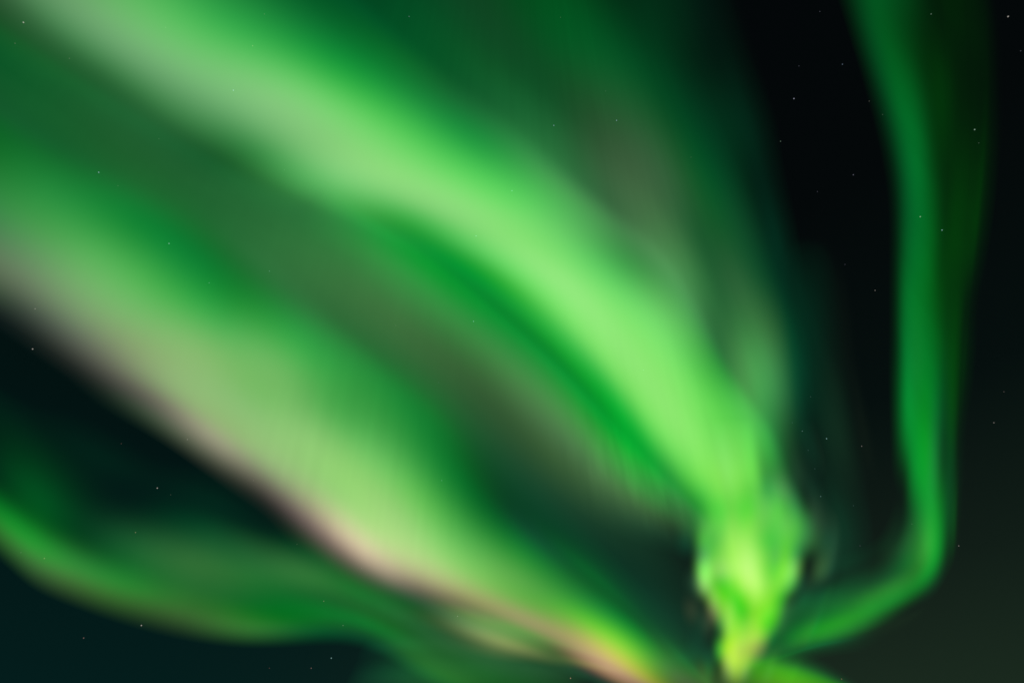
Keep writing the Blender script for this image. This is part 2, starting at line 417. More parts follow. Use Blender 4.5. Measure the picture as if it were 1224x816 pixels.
BOTTOM_PATCH = ([(400,850,430,770),(460,860,480,750),(530,870,550,755),(610,870,630,770),(700,870,710,790)],
    [-0.2,0.0,0.3,0.5,0.75,0.875,1.0,1.2], [
    (0,0,0), (0,0,0), (0,0,0), (0,0,0), (0,0,0), (0,0,0), (0,0,0), (0,0,0),
    (0,0,0), (0,0,0), (.0046,.0288,.0101), (.0042,.0727,.0293), (0,0,.0002), (0,.0461,.0186), (0,0,0), (0,0,0),
    (0,0,0), (0,0,0), (.0061,.0386,.0047), (.0129,.1595,.0068), (0,.05,0), (.0311,.0756,.0208), (0,0,0), (0,0,0),
    (0,0,0), (0,0,0), (.0011,.017,0), (0,.0785,0), (.0274,.1365,.0425), (0,.0522,.0058), (0,0,0), (0,0,0),
    (0,0,0), (0,0,0), (0,0,0), (0,0,0), (0,0,0), (0,0,0), (0,0,0), (0,0,0),
])
GREY_FOLD = ([(320,290,400,215),(400,340,468,268),(460,400,530,305),(530,460,600,365),(600,520,670,425),(660,570,730,490),(720,620,785,545),(780,650,830,590),(830,670,860,630)],
    [-0.2,0.0,0.2,0.4,0.6,0.8,0.9,1.0,1.5], [
    (0,0,0), (0,0,0), (0,0,0), (0,0,0), (0,0,0), (0,0,0), (0,0,0), (0,0,0), (0,0,0),
    (0,0,0), (0,0,0), (0,0,.0002), (.0029,.0397,.0037), (.0163,.145,.0173), (.003,.1905,.0186), (0,.1167,.0064), (0,0,0), (0,0,0),
    (0,0,0), (0,0,0), (.0037,.0078,.0024), (.0045,.0629,.0109), (.0138,.1699,.0235), (0,.2229,.0051), (0,.1628,.0022), (0,0,0), (0,0,0),
    (0,0,0), (0,0,0), (0,0,0), (0,.0279,.0016), (.0226,.1374,.0256), (.0038,.1826,.0209), (0,.1923,.0149), (0,0,0), (0,0,0),
    (0,0,0), (0,0,0), (0,0,0), (.0394,.0892,.0301), (.0601,.1923,.0463), (.0207,.2215,.032), (0,.2243,.0304), (0,0,0), (0,0,0),
    (0,0,0), (0,0,0), (.0145,.0326,0), (.0477,.1079,.0455), (.0746,.2323,.0516), (0,.3036,.0174), (0,.231,.0231), (0,0,0), (0,0,0),
    (0,0,0), (0,0,0), (.0283,.0639,.0257), (.0872,.2139,.0564), (.0365,.415,.0467), (.0031,.3654,.0256), (0,.1649,.0108), (0,0,0), (0,0,0),
    (0,0,0), (0,0,0), (0,.0319,.0136), (.0096,.03,.0128), (.0374,.0846,.0357), (.0446,.1009,.0426), (.0022,.0585,.0166), (0,0,0), (0,0,0),
    (0,0,0), (0,0,0), (0,0,0), (0,0,0), (0,0,0), (0,0,0), (0,0,0), (0,0,0), (0,0,0),
])
GAP_VEIL = ([(-200,140,-200,-160),(-100,200,-100,-60),(0,260,30,30),(120,310,150,110),(240,370,280,190),(360,450,400,240),(450,530,500,290),(540,610,600,370),(620,680,690,470),(720,740,770,560),(800,790,850,640),(850,830,880,720)],
    [-0.2,0.0,0.2,0.4,0.6,0.8,0.9,1.0,1.6], [
    (0,0,0), (0,0,0), (0,0,0), (0,0,0), (0,0,0), (0,0,0), (0,0,0), (0,0,0), (0,0,0),
    (0,0,0), (0,0,0), (0,.0122,0), (0,.0314,.0047), (.0026,.0509,.0098), (0,.0573,.0104), (0,.0427,.0056), (0,0,0), (0,0,0),
    (0,0,0), (0,0,0), (0,.0222,0), (0,.0644,.0078), (.0046,.1078,.0197), (.0009,.1066,.0206), (0,.089,.0069), (0,0,0), (0,0,0),
    (0,0,0), (0,0,0), (.002,.0317,.0049), (.0036,.0736,.0101), (.0138,.1079,.021), (.0137,.0855,.0215), (.0075,.1059,.0269), (0,0,0), (0,0,0),
    (0,0,0), (0,0,0), (0,.0272,.0016), (0,.086,.0139), (.0116,.1284,.0273), (.0096,.0977,.0233), (0,.058,.0142), (0,0,0), (0,0,0),
    (0,0,0), (0,0,0), (0,.0388,.0087), (.0291,.1116,.03), (.0402,.1914,.0462), (.0303,.1914,.0435), (.0167,.0986,.0254), (0,0,0), (0,0,0),
    (0,0,0), (0,0,0), (0,.0482,.0057), (.0122,.1339,.0296), (.0641,.1604,.0469), (.0287,.1558,.0378), (0,.1059,.0172), (0,0,0), (0,0,0),
    (0,0,0), (0,0,0), (0,.0261,0), (.0079,.0757,.0207), (.03,.0745,.0222), (.0237,.0977,.0234), (0,.0903,.0165), (0,0,0), (0,0,0),
    (0,0,0), (0,0,0), (0,.0197,.0043), (0,.0558,.0224), (.0342,.085,.0289), (.0254,.0631,.0267), (0,.0758,.0158), (0,0,0), (0,0,0),
    (0,0,0), (0,0,0), (0,.0351,.0149), (0,.0037,.0017), (0,.0351,.0149), (0,0,.0002), (0,.0059,.0027), (0,0,0), (0,0,0),
    (0,0,0), (0,0,0), (0,.0556,.0236), (0,.022,.0094), (0,0,.0002), (0,0,.0002), (0,0,.0002), (0,0,0), (0,0,0),
    (0,0,0), (0,0,0), (0,0,0), (0,0,0), (0,0,0), (0,0,0), (0,0,0), (0,0,0), (0,0,0),
])
RAY_VEIL = ([(250,-200,860,-220),(310,-120,868,-120),(390,-10,880,0),(470,70,895,80),(545,130,915,150),(600,190,930,220),(660,250,945,290),(715,310,955,350),(755,370,962,410),(785,430,965,470),(805,490,970,530),(820,560,985,610)],
    [-0.1,0.0,0.12,0.25,0.36,0.47,0.58,0.69,0.8,0.9,0.95,1.0,1.08], [
    (0,0,0), (0,0,0), (0,0,0), (0,0,0), (0,0,0), (0,0,0), (0,0,0), (0,0,0), (0,0,0), (0,0,0), (0,0,0), (0,0,0), (0,0,0),
    (0,0,0), (0,0,0), (0,.0184,.0049), (0,.0242,.0067), (.0005,.0236,.0058), (0,.032,.0057), (0,.0327,.0066), (0,0,.0002), (0,.0011,.0006), (0,0,.0002), (.0002,0,.0002), (0,0,0), (0,0,0),
    (0,0,0), (0,0,0), (0,.0545,.012), (0,.0679,.0158), (.0073,.0511,.0148), (0,.0672,.008), (0,.0903,.0098), (0,.0021,.0011), (0,.0384,.0086), (0,.0117,.0051), (0,.0039,.0018), (0,0,0), (0,0,0),
    (0,0,0), (0,0,0), (0,.083,.014), (.0042,.0805,.0138), (.0039,.058,.0137), (0,.084,.0133), (0,.1049,.0181), (0,.0746,.0151), (0,.015,.004), (0,0,0), (0,.0083,.0025), (0,0,0), (0,0,0),
    (0,0,0), (0,0,0), (.0048,.085,.0219), (.0096,.1278,.0304), (.001,.0756,.0143), (.0159,.0668,.0191), (.0189,.106,.0298), (0,.0628,.0112), (0,.0379,.012), (0,.0278,.0086), (0,.0268,.0105), (0,0,0), (0,0,0),
    (0,0,0), (0,0,0), (.0247,.1235,.0317), (.0161,.1302,.0329), (.0364,.0898,.0366), (.0511,.1106,.0467), (.0495,.1241,.0523), (0,.1028,.0154), (0,.0616,.0163), (0,0,.0002), (0,.0103,.0045), (0,0,0), (0,0,0),
    (0,0,0), (0,0,0), (0,.0072,.0006), (.013,.0389,.0165), (.052,.1396,.0522), (.0652,.1898,.0636), (.0031,.0941,.0214), (.0028,.0803,.0128), (.0067,.0785,.0229), (0,.0139,.006), (0,.037,.0157), (0,0,0), (0,0,0),
    (0,0,0), (0,0,0), (0,0,0), (.022,.0575,.019), (.0604,.2219,.0618), (.0383,.2126,.0501), (.0041,.0765,.019), (.0318,.1186,.041), (0,.0762,.019), (0,.0322,.0133), (0,.0097,.0043), (0,0,0), (0,0,0),
    (0,0,0), (0,0,0), (.0227,.049,.0191), (.0348,.0776,.0229), (.0242,.1036,.027), (0,.0433,.0096), (.0212,.1263,.0348), (.0379,.1921,.0442), (.0484,.1712,.0447), (.0022,.0629,.0163), (0,.0198,.0061), (0,0,0), (0,0,0),
    (0,0,0), (0,0,0), (.0116,.0248,.0106), (0,.006,0), (0,0,0), (.003,.079,.0213), (.0975,.3484,.0867), (.0954,.4871,.1084), (.0482,.3152,.0845), (.0062,.0831,.0283), (.0008,.037,.0157), (0,0,0), (0,0,0),
    (0,0,0), (0,0,0), (0,0,0), (0,0,0), (.0188,.0462,.0129), (.0544,.1685,.037), (.0537,.2681,.0427), (0,.1915,.0313), (0,0,.0002), (0,0,.0002), (.0023,.0076,.0034), (0,0,0), (0,0,0),
    (0,0,0), (0,0,0), (0,0,0), (0,0,0), (0,0,0), (0,0,0), (0,0,0), (0,0,0), (0,0,0), (0,0,0), (0,0,0), (0,0,0), (0,0,0),
])
KNOT = ([(803,500,982,500),(803,535,992,535),(805,563,998,563),(807,586,1004,586),(808,607,1008,607),(808,627,1010,627),(808,646,1008,646),(809,664,1006,664),(810,681,1002,681),(812,697,998,697),(814,713,992,713),(816,729,986,729),(818,745,980,745),(820,760,974,760),(821,775,968,775),(823,790,962,790),(825,804,956,804),(826,818,950,818),(826,840,946,840)],
    [-0.04,0.0,0.055,0.11,0.165,0.22,0.275,0.33,0.385,0.44,0.495,0.55,0.605,0.66,0.715,0.77,0.83,0.89,0.95,0.975,1.0,1.04], [
    (0,0,0), (0,0,0), (0,0,0), (0,0,0), (0,0,0), (0,0,0), (0,0,0), (0,0,0), (0,0,0), (0,0,0), (0,0,0), (0,0,0), (0,0,0), (0,0,0), (0,0,0), (0,0,0), (0,0,0), (0,0,0), (0,0,0), (0,0,0), (0,0,0), (0,0,0),
    (0,0,0), (0,0,0), (.0131,.0174,0), (.0002,0,.0002), (.0199,.0164,.0076), (.0033,.0141,0), (.0323,.058,.0229), (.0689,.1016,.0459), (.0561,.0962,.0252), (.0604,.1528,.0289), (.062,.2995,.0407), (0,0,0), (0,.1086,0), (0,0,0), (0,0,0), (0,0,.0002), (0,0,.0002), (.0018,.0242,.0111), (.0023,.0018,.001), (.0002,0,.0002), (0,0,0), (0,0,0),
    (0,0,0), (0,0,0), (.0012,.0555,0), (.0337,.0718,0), (.0712,.1216,.0004), (.0652,.0788,0), (.0861,.1158,.0069), (.1267,.1951,.0622), (.1381,.2805,.0417), (.1224,.3361,.0417), (.1174,.4822,.0405), (0,0,0), (0,0,0), (.0002,0,.0002), (.0018,.0013,.0008), (.0132,.0505,.0229), (0,0,.0002), (0,0,.0002), (.0002,0,.0002), (.0002,0,.0002), (0,0,0), (0,0,0),
    (0,0,0), (0,0,0), (0,.0476,0), (0,.0305,0), (0,.0619,.0075), (.0525,.108,.0108), (.0817,.1342,.0103), (.0824,.1435,.0217), (.089,.2013,.0182), (.0443,.2266,.0153), (.0768,.3378,.0439), (.0018,.1876,.0509), (.065,.3333,.0796), (.0853,.264,.0828), (.0137,.0814,.0311), (0,0,.0002), (.0023,.0262,.012), (0,0,.0002), (0,0,.0002), (.0002,0,.0002), (0,0,0), (0,0,0),
    (0,0,0), (0,0,0), (0,0,0), (0,0,0), (0,0,.0002), (0,.1338,0), (0,.1723,.0052), (.0423,.1428,.0057), (0,.1756,0), (.0139,.3023,.0031), (.0957,.3594,.0552), (.1193,.4498,.0766), (.096,.5745,.055), (.0446,.3408,.0361), (.0389,.2802,.0724), (0,0,.0002), (.0168,.0448,.0204), (0,0,.0002), (0,0,.0002), (0,0,.0002), (0,0,0), (0,0,0),
    (0,0,0), (0,0,0), (0,.0224,0), (0,.0686,.0075), (.0531,.1833,.0385), (.1098,.3175,.0498), (.0898,.3161,.0433), (.1796,.3151,.0527), (.0971,.3112,.0293), (.137,.3976,.0345), (.1244,.3439,.0549), (.0845,.4091,.052), (.1126,.5334,.0715), (.1279,.4816,.0819), (.0738,.4774,.0506), (.0347,.2465,.052), (.0209,.0554,.0251), (.0074,.0152,.007), (.0052,.006,.0029), (0,.0004,.0004), (0,0,0), (0,0,0),
    (0,0,0), (0,0,0), (0,.053,.0241), (0,0,.0002), (.0832,.5657,.0423), (.0554,.2965,.0503), (.1341,.3747,.0605), (.2784,.5262,.0775), (.2748,.4907,.0851), (.2535,.507,.0802), (.0977,.4206,.0429), (.0228,.3877,.0321), (.0621,.4419,.0511), (.0996,.5316,.0366), (.0653,.3991,.0509), (.037,.2322,.0542), (.0214,.0931,.0184), (.0031,.0402,.0183), (.0097,.0353,.0161), (.0011,.0021,.0011), (0,0,0), (0,0,0),
    (0,0,0), (0,0,0), (0,0,.0002), (0,0,.0002), (.0767,.3099,.1164), (.0905,.5077,.0331), (.2033,.549,.0668), (.2994,.6222,.0742), (.3917,.6573,.1264), (.4088,.6789,.1515), (.2651,.6066,.0842), (.1051,.4596,.0478), (.0828,.3534,.0754), (.1189,.557,.0145), (.0123,.2581,.065), (0,0,.0002), (.0002,0,.0002), (.018,.0659,.0176), (.0105,.0411,.0187), (.0021,.0072,.0034), (0,0,0), (0,0,0),
    (0,0,0), (0,0,0), (0,0,.0002), (0,0,.0002), (.3074,1.264,.1529), (.2528,.6246,.0888), (.3037,.6111,.1422), (.3908,.7569,.1241), (.4535,.7565,.1482), (.5389,.7908,.2178), (.383,.7357,.1217), (.1423,.5903,.0368), (.0759,.5613,.0381), (.2309,.7695,.0333), (.2942,.8425,.1426), (.0003,.0001,.0002), (.0002,0,.0002), (.0451,.1323,.0353), (.0107,.0551,.025), (.0022,.0165,.0076), (0,0,0), (0,0,0),
    (0,0,0), (0,0,0), (0,0,.0002), (.029,.1042,.0471), (.4215,.9645,.1947), (.0622,.4836,0), (0,.4834,0), (.1123,.6158,.023), (.2915,.7125,.042), (.5214,.828,.1645), (.5102,.8587,.1678), (.291,.7006,.0829), (.1815,.6668,.0393), (.2111,.6902,.0478), (.0897,.5653,.0648), (.002,.0685,.031), (.0077,.0111,.0052), (0,.0307,.014), (0,0,.0002), (0,.0086,.0041), (0,0,0), (0,0,0),
    (0,0,0), (0,0,0), (.0002,0,.0002), (.0002,0,.0002), (.0002,0,.0002), (.2818,.7419,.0761), (.1048,.6598,0), (.0487,.5781,.0087), (.0117,.5774,0), (.1692,.6499,.0045), (.3572,.8068,.0713), (.2834,.7279,.0515), (.2032,.6976,.0242), (.015,.4681,.0107), (0,0,.0002), (0,0,.0002), (0,.0683,.0213), (0,0,.0002), (0,.015,.0069), (.002,.021,.001), (0,0,0), (0,0,0),
    (0,0,0), (0,0,0), (.0343,.0363,.0165), (.0094,.0237,.0109), (0,0,.0002), (.2094,.2073,.0935), (.2441,.6121,.0426), (.2863,.7369,.0669), (.0312,.5901,.0078), (0,.4917,0), (.1487,.6112,.0077), (.1765,.6853,.007), (.1711,.7319,.0173), (.0776,.5093,0), (.0213,.0561,.0255), (.006,.0261,.0119), (0,0,.0002), (0,0,.0002), (0,0,.0002), (.0007,.0142,.0021), (0,0,0), (0,0,0),
    (0,0,0), (0,0,0), (0,0,.0002), (.0003,.0174,.008), (.0273,.0542,.0246), (0,0,.0002), (.0394,.2919,.0488), (.3464,.8137,.0746), (.215,.7445,.0306), (.1378,.6383,.0255), (.2438,.6355,.0274), (.2201,.7028,.0121), (.0381,.5894,0), (.05,.3752,0), (.0163,.0823,.0224), (0,0,.0002), (0,0,0), (0,.0003,0), (.009,.0135,.0054), (.0004,.0328,.0117), (0,0,0), (0,0,0),
    (0,0,0), (0,0,0), (0,.0085,.004), (0,.0152,.007), (0,0,.0002), (0,0,.0002), (0,.0131,.0061), (.2598,.7354,.0289), (.373,.7728,.0315), (.3454,.7378,.0552), (.3896,.6984,.062), (.3846,.7076,.0598), (.1797,.5063,.0277), (0,.1513,.0234), (0,0,.0002), (0,0,0), (0,.0058,0), (.0071,.0189,.0014), (.0084,.0068,.0023), (0,.0116,.0039), (0,0,0), (0,0,0),
    (0,0,0), (0,0,0), (0,.0141,.0045), (0,.0084,.004), (0,0,.0002), (0,0,.0002), (.0859,.6981,.0285), (.4689,.844,0), (.5077,.7568,.062), (.4307,.623,.0764), (.3974,.541,.0593), (.3426,.3549,.068), (.1534,.1277,.0542), (.0002,0,.0002), (.0002,0,.0002), (0,0,0), (0,0,0), (0,0,0), (0,0,0), (0,0,0), (0,0,0), (0,0,0),
    (0,0,0), (0,0,0), (.0027,.0041,0), (.0023,.0114,.0004), (0,.0374,.017), (0,.0138,.0064), (0,0,.0002), (.3983,.6035,.0848), (.5444,.8464,.0485), (.4275,.6109,.0466), (.3171,.4955,.0351), (.0863,.2172,.0138), (.0045,.0479,0), (.0005,.0003,0), (.0197,.0524,0), (0,0,0), (0,0,.0002), (0,0,.0002), (0,0,0), (0,.0012,0), (0,0,0), (0,0,0),
    (0,0,0), (0,0,0), (.0002,0,0), (.0255,.0211,0), (0,.1057,.0075), (0,0,.0002), (0,0,.0002), (.0823,.1178,.0532), (.2456,.4016,.0722), (.2394,.3762,.0371), (.1251,.2323,.079), (0,.0258,.0118), (0,.0379,0), (0,.0288,0), (.0088,.0527,.0191), (.0023,.0018,.001), (.0002,0,.0002), (.0002,0,0), (.0039,.0442,0), (.0008,.0102,0), (0,0,0), (0,0,0),
    (0,0,0), (0,0,0), (.0002,0,0), (.0057,.0046,0), (.0221,.0233,0), (.0004,.001,.0004), (0,0,.0002), (0,0,.0002), (0,0,.0002), (.0269,.0453,.0064), (0,0,.0002), (0,0,.0002), (0,0,.0002), (.0011,.0068,.002), (.0075,.0061,.0029), (.0002,0,.0002), (.0002,0,.0002), (.0005,.0052,0), (.0019,.0281,0), (.0006,.0083,0), (0,0,0), (0,0,0),
    (0,0,0), (0,0,0), (0,0,0), (0,0,0), (0,0,0), (0,0,0), (0,0,0), (0,0,0), (0,0,0), (0,0,0), (0,0,0), (0,0,0), (0,0,0), (0,0,0), (0,0,0), (0,0,0), (0,0,0), (0,0,0), (0,0,0), (0,0,0), (0,0,0), (0,0,0),
])
RIGHT_CURTAIN = ([(930,-240,1170,-240),(960,-140,1180,-140),(994,-50,1185,-50),(1023,40,1188,40),(1046,120,1186,120),(1059,200,1180,200),(1063,280,1172,280),(1062,360,1162,360),(1065,430,1157,430),(1068,500,1152,500),(1068,560,1150,565),(1066,605,1147,620),(1060,632,1146,672),(1050,644,1134,704),(1034,652,1114,728),(1004,664,1078,748),(966,684,1030,768),(935,706,985,772),(905,722,945,785),(875,740,905,798),(850,757,875,808)],
    [-0.08,0.0,0.1,0.2,0.32,0.46,0.58,0.7,0.82,0.92,0.96,1.0,1.22], [
    (0,0,0), (0,0,0), (0,0,0), (0,0,0), (0,0,0), (0,0,0), (0,0,0), (0,0,0), (0,0,0), (0,0,0), (0,0,0), (0,0,0), (0,0,0),
    (0,0,0), (0,0,0), (0,0,.0002), (0,.0376,.0058), (0,.0369,.0061), (0,.0206,.0031), (0,.0024,.0004), (0,.0038,0), (0,.0025,0), (0,0,0), (0,0,0), (0,0,0), (0,0,0),
    (0,0,0), (0,0,0), (0,0,.0002), (0,.1296,.0186), (0,.103,.0165), (0,.058,.007), (0,.0021,0), (0,.0178,0), (0,.0109,0), (0,.0009,0), (0,0,0), (0,0,0), (0,0,0),
    (0,0,0), (0,0,0), (0,.0816,.0134), (0,.0734,.0069), (0,.0347,.0014), (0,.014,0), (0,.0073,0), (0,.0106,0), (0,.0104,0), (0,.0095,0), (0,.0065,0), (0,0,0), (0,0,0),
    (0,0,0), (0,0,0), (0,.0351,.009), (0,.1621,.0178), (0,.1167,.0123), (0,.0202,.0004), (0,.0486,.0014), (0,.0064,0), (0,.0081,0), (0,.0033,0), (0,.0082,0), (0,0,0), (0,0,0),
    (0,0,0), (0,0,0), (0,0,.0002), (0,.0874,.0164), (0,.197,.0242), (0,.0347,.0018), (0,.01,0), (0,.0226,.0004), (0,.021,0), (0,.0122,0), (0,.0274,0), (0,0,0), (0,0,0),
    (0,0,0), (0,0,0), (0,0,.0002), (0,.0896,.0147), (0,.1278,.0181), (0,.1318,.0101), (0,.0114,0), (0,.0514,.0004), (0,.0304,0), (0,.0384,0), (0,.0377,0), (0,0,0), (0,0,0),
    (0,0,0), (0,0,0), (0,0,0), (0,.1696,.0187), (0,.1867,.015), (0,.1184,.0058), (0,.0575,.0006), (0,.0184,0), (0,.033,0), (0,0,0), (0,0,0), (0,0,0), (0,0,0),
    (0,0,0), (0,0,0), (0,0,0), (0,.1924,.0283), (.0042,.1935,.0245), (0,.1966,.021), (0,.135,.0094), (0,.0536,.0026), (0,.0603,0), (0,.0116,0), (0,.0279,0), (0,0,0), (0,0,0),
    (0,0,0), (0,0,0), (0,.0918,.0107), (0,.3491,.0327), (0,.2371,.0158), (0,.2471,.0054), (0,.1822,.0236), (0,.0418,.0103), (0,.0676,0), (0,.0077,0), (0,.0041,0), (0,0,0), (0,0,0),
    (0,0,0), (0,0,0), (0,0,0), (0,0,0), (0,.3491,.0311), (0,.3927,.0131), (.0111,.2391,.0394), (0,0,0), (0,.056,.0109), (0,0,0), (0,.0077,.0021), (0,0,0), (0,0,0),
    (0,0,0), (0,0,0), (0,.0009,.0004), (0,0,.0002), (0,.0223,.0058), (.0022,.2557,.0271), (0,.384,.023), (0,.2277,.0126), (0,.0483,.0097), (0,.0834,.005), (0,0,0), (0,0,0), (0,0,0),
    (0,0,0), (0,0,0), (.0019,.018,.0047), (0,.01,.0027), (.0118,.1267,.0233), (.0197,.1751,.0172), (.044,.4424,.0428), (0,.4071,.0246), (0,0,.0002), (0,0,0), (0,0,0), (0,0,0), (0,0,0),
    (0,0,0), (0,0,0), (0,.0151,.004), (.0034,.0231,.006), (.0053,.0641,.0162), (.0008,.1732,.017), (.0109,.0983,.0047), (0,.3308,.0199), (0,.0479,.011), (0,0,0), (0,0,0), (0,0,0), (0,0,0),
    (0,0,0), (0,0,0), (0,.0041,.0012), (0,.0001,.0002), (.0015,.0106,.0028), (.0027,.0597,.0151), (.02,.2389,.0241), (0,.1743,.0086), (0,0,.0002), (0,0,.0002), (0,0,.0002), (0,0,0), (0,0,0),
    (0,0,0), (0,0,0), (0,.0179,.0047), (0,.0035,.0011), (.0007,.0231,.006), (.0032,.0506,.0129), (.0199,.2512,.0165), (.0042,.2964,.0258), (0,0,.0002), (0,0,.0002), (.0033,.0101,.0027), (0,0,0), (0,0,0),
    (0,0,0), (0,0,0), (0,0,.0002), (0,0,.0002), (0,.0801,.0202), (.0041,.1546,.0199), (0,.1507,.0133), (.0192,.3307,.0058), (.0093,.1946,.0241), (.002,.0046,.0013), (.0002,0,.0002), (0,0,0), (0,0,0),
    (0,0,0), (0,0,0), (0,0,.0002), (0,.0324,.0083), (.002,.0734,.0138), (0,.0614,.0132), (0,.1707,.0127), (0,.3065,.0077), (.0149,.2887,.0095), (0,.146,.0224), (0,.1332,.0335), (0,0,0), (0,0,0),
    (0,0,0), (0,0,0), (0,.0019,.0007), (.0201,.0817,.0132), (0,.0804,0), (0,.0767,.0097), (0,.0532,.0135), (0,.0657,.0166), (0,.0808,.0204), (0,.0367,.0044), (0,.0899,.0027), (0,0,0), (0,0,0),
    (0,0,0), (0,0,0), (0,0,.0002), (0,.0128,.0034), (0,.044,0), (.0299,.0837,0), (0,0,.0002), (.0002,0,.0002), (.0076,.0184,.0048), (0,.0519,0), (0,.0339,0), (0,0,0), (0,0,0),
    (0,0,0), (0,0,0), (0,0,0), (0,0,0), (0,0,0), (0,0,0), (0,0,0), (0,0,0), (0,0,0), (0,0,0), (0,0,0), (0,0,0), (0,0,0),
])
EDGE_STREAK = ([(770,860,790,785),(820,870,830,765),(880,870,885,765),(940,870,935,778),(1000,870,985,795),(1040,880,1035,825)],
    [-0.1,0.0,0.3,0.5,0.75,0.875,1.0,1.2], [
    (0,0,0), (0,0,0), (0,0,0), (0,0,0), (0,0,0), (0,0,0), (0,0,0), (0,0,0),
    (0,0,0), (0,0,0), (.0145,.0143,.0059), (.0394,.0392,.0159), (.0002,0,.0002), (0,.0351,.0142), (0,0,0), (0,0,0),
    (0,0,0), (0,0,0), (.0002,0,.0002), (.0002,0,.0002), (0,0,.0002), (0,0,.0002), (0,0,0), (0,0,0),
    (0,0,0), (0,0,0), (.0242,.065,.013), (.1254,.4605,0), (.0822,.6628,0), (.0077,.176,.019), (0,0,0), (0,0,0),
    (0,0,0), (0,0,0), (.0162,.0527,.0017), (.0577,.248,0), (.0027,.2014,0), (0,.0396,.016), (0,0,0), (0,0,0),
    (0,0,0), (0,0,0), (0,0,0), (0,0,0), (0,0,0), (0,0,0), (0,0,0), (0,0,0),
])
WISPS = ([(935,280,1010,280),(935,350,1020,350),(935,430,1030,430),(940,510,1040,510),(950,590,1060,590),(960,650,1070,650),(970,700,1060,700)],
    [-0.2,0.0,0.2,0.4,0.6,0.8,0.9,1.0,1.2], [
    (0,0,0), (0,0,0), (0,0,0), (0,0,0), (0,0,0), (0,0,0), (0,0,0), (0,0,0), (0,0,0),
    (0,0,0), (0,0,0), (0,.0135,.0056), (0,.0122,.0051), (.0003,.0105,.0044), (.001,.0015,.0008), (.0017,.0031,.0014), (0,0,0), (0,0,0),
    (0,0,0), (0,0,0), (0,.0432,.0175), (0,.0213,.0087), (.0008,.0011,.0007), (.001,.0023,.0011), (.0003,.0002,.0003), (0,0,0), (0,0,0),
    (0,0,0), (0,0,0), (0,0,.0002), (.0014,.011,.0046), (.0063,.0347,.0141), (.0002,0,.0002), (.0034,.0063,.0027), (0,0,0), (0,0,0),
    (0,0,0), (0,0,0), (0,0,.0002), (0,.0077,.0033), (0,0,.0002), (0,0,.0002), (0,0,.0002), (0,0,0), (0,0,0),
    (0,0,0), (0,0,0), (.0002,.01,.0042), (.0016,.0503,.0203), (0,.019,.0078), (0,0,.0002), (0,0,.0002), (0,0,0), (0,0,0),
    (0,0,0), (0,0,0), (0,0,0), (0,0,0), (0,0,0), (0,0,0), (0,0,0), (0,0,0), (0,0,0),
])


band('aurora_band', 'widest bright green aurora band, running diagonally from the upper left corner down to the knot',
     'aurora', MAIN_BAND, 1000, 1300, 10, .07, .03, [
         ('pale_fringe', 'pale greyish green lower edge', lambda v: 1 - smooth(v, .2, .42)),
         ('curtain', None, lambda v: smooth(v, .2, .42))],
     gain=lambda u: .1 + .9 * smooth(u, .6, .8))
band('aurora_band', 'pale green aurora band with a pink lower fringe, slanting across the lower left',
     'aurora', PALE_BAND, 990, 1280, 10, .05, .03, [
         ('pink_fringe', 'pinkish grey lower edge', lambda v: 1 - smooth(v, .1, .28)),
         ('curtain', None, lambda v: smooth(v, .1, .28))],
     gain=lambda u: .25 + .75 * smooth(u, .38, .5) * (1 - smooth(u, .62, .8)))
band('aurora_band', 'low dim green aurora band with a wavy lower edge in the bottom left corner',
     'aurora', LOW_BAND, 1020, 1260, 8, .03, .05)
band('aurora_curtain', 'narrow green aurora curtain standing alone at right, hooking left at its foot',
     'aurora', RIGHT_CURTAIN, 1010, 1230, 8, .08, .04, [
         ('curtain', None, lambda v: 1 - smooth(v, .5, .75)),
         ('outer_glow', 'dim dark green right side', lambda v: smooth(v, .5, .75))])
band('aurora_knot', 'twisted yellow green aurora knot where the main band narrows to a point at the bottom',
     'aurora', KNOT, 960, 1040, 8, .06, .05, [
         ('left_fold', None, lambda v: 1 - smooth(v, .36, .52)),
         ('right_fold', None, lambda v: smooth(v, .36, .52))])
band('aurora_streak', 'short yellowish aurora streak just under the pink fringe, bottom centre',
     'aurora', SHORT_STREAK, 1030, 1090, 5, .03, .05)
band('aurora_streak', "vivid green aurora streak along the bottom edge, right of the knot's tip",
     'aurora', EDGE_STREAK, 1040, 1110, 5, .04, .05)
band('aurora_patch', 'faint green aurora patch at the bottom edge under the short yellowish streak',
     'aurora', BOTTOM_PATCH, 1120, 1200, 6, .03, .08)
band('aurora_fold', 'grey green aurora fold with fine upright rays along the dark gap under the main band',
     'aurora', GREY_FOLD, 1330, 1480, 8, .3, .04, gain=lambda u: .1 + .9 * smooth(u, .55, .75))
band('aurora_veil', 'dim grey green aurora veil filling the gap between the main band and the pale band',
     'aurora', GAP_VEIL, 1520, 1650, 10, .03, .04)
band('aurora_veil', 'mauve grey aurora veil of upright rays above the main band, left of the black gap',
     'aurora', RAY_VEIL, 1500, 1760, 10, .06, .04)
band('aurora_veil', 'very faint upright aurora wisps in the black gap between knot and right curtain',
     'aurora', WISPS, 1420, 1480, 8, .2, .05)

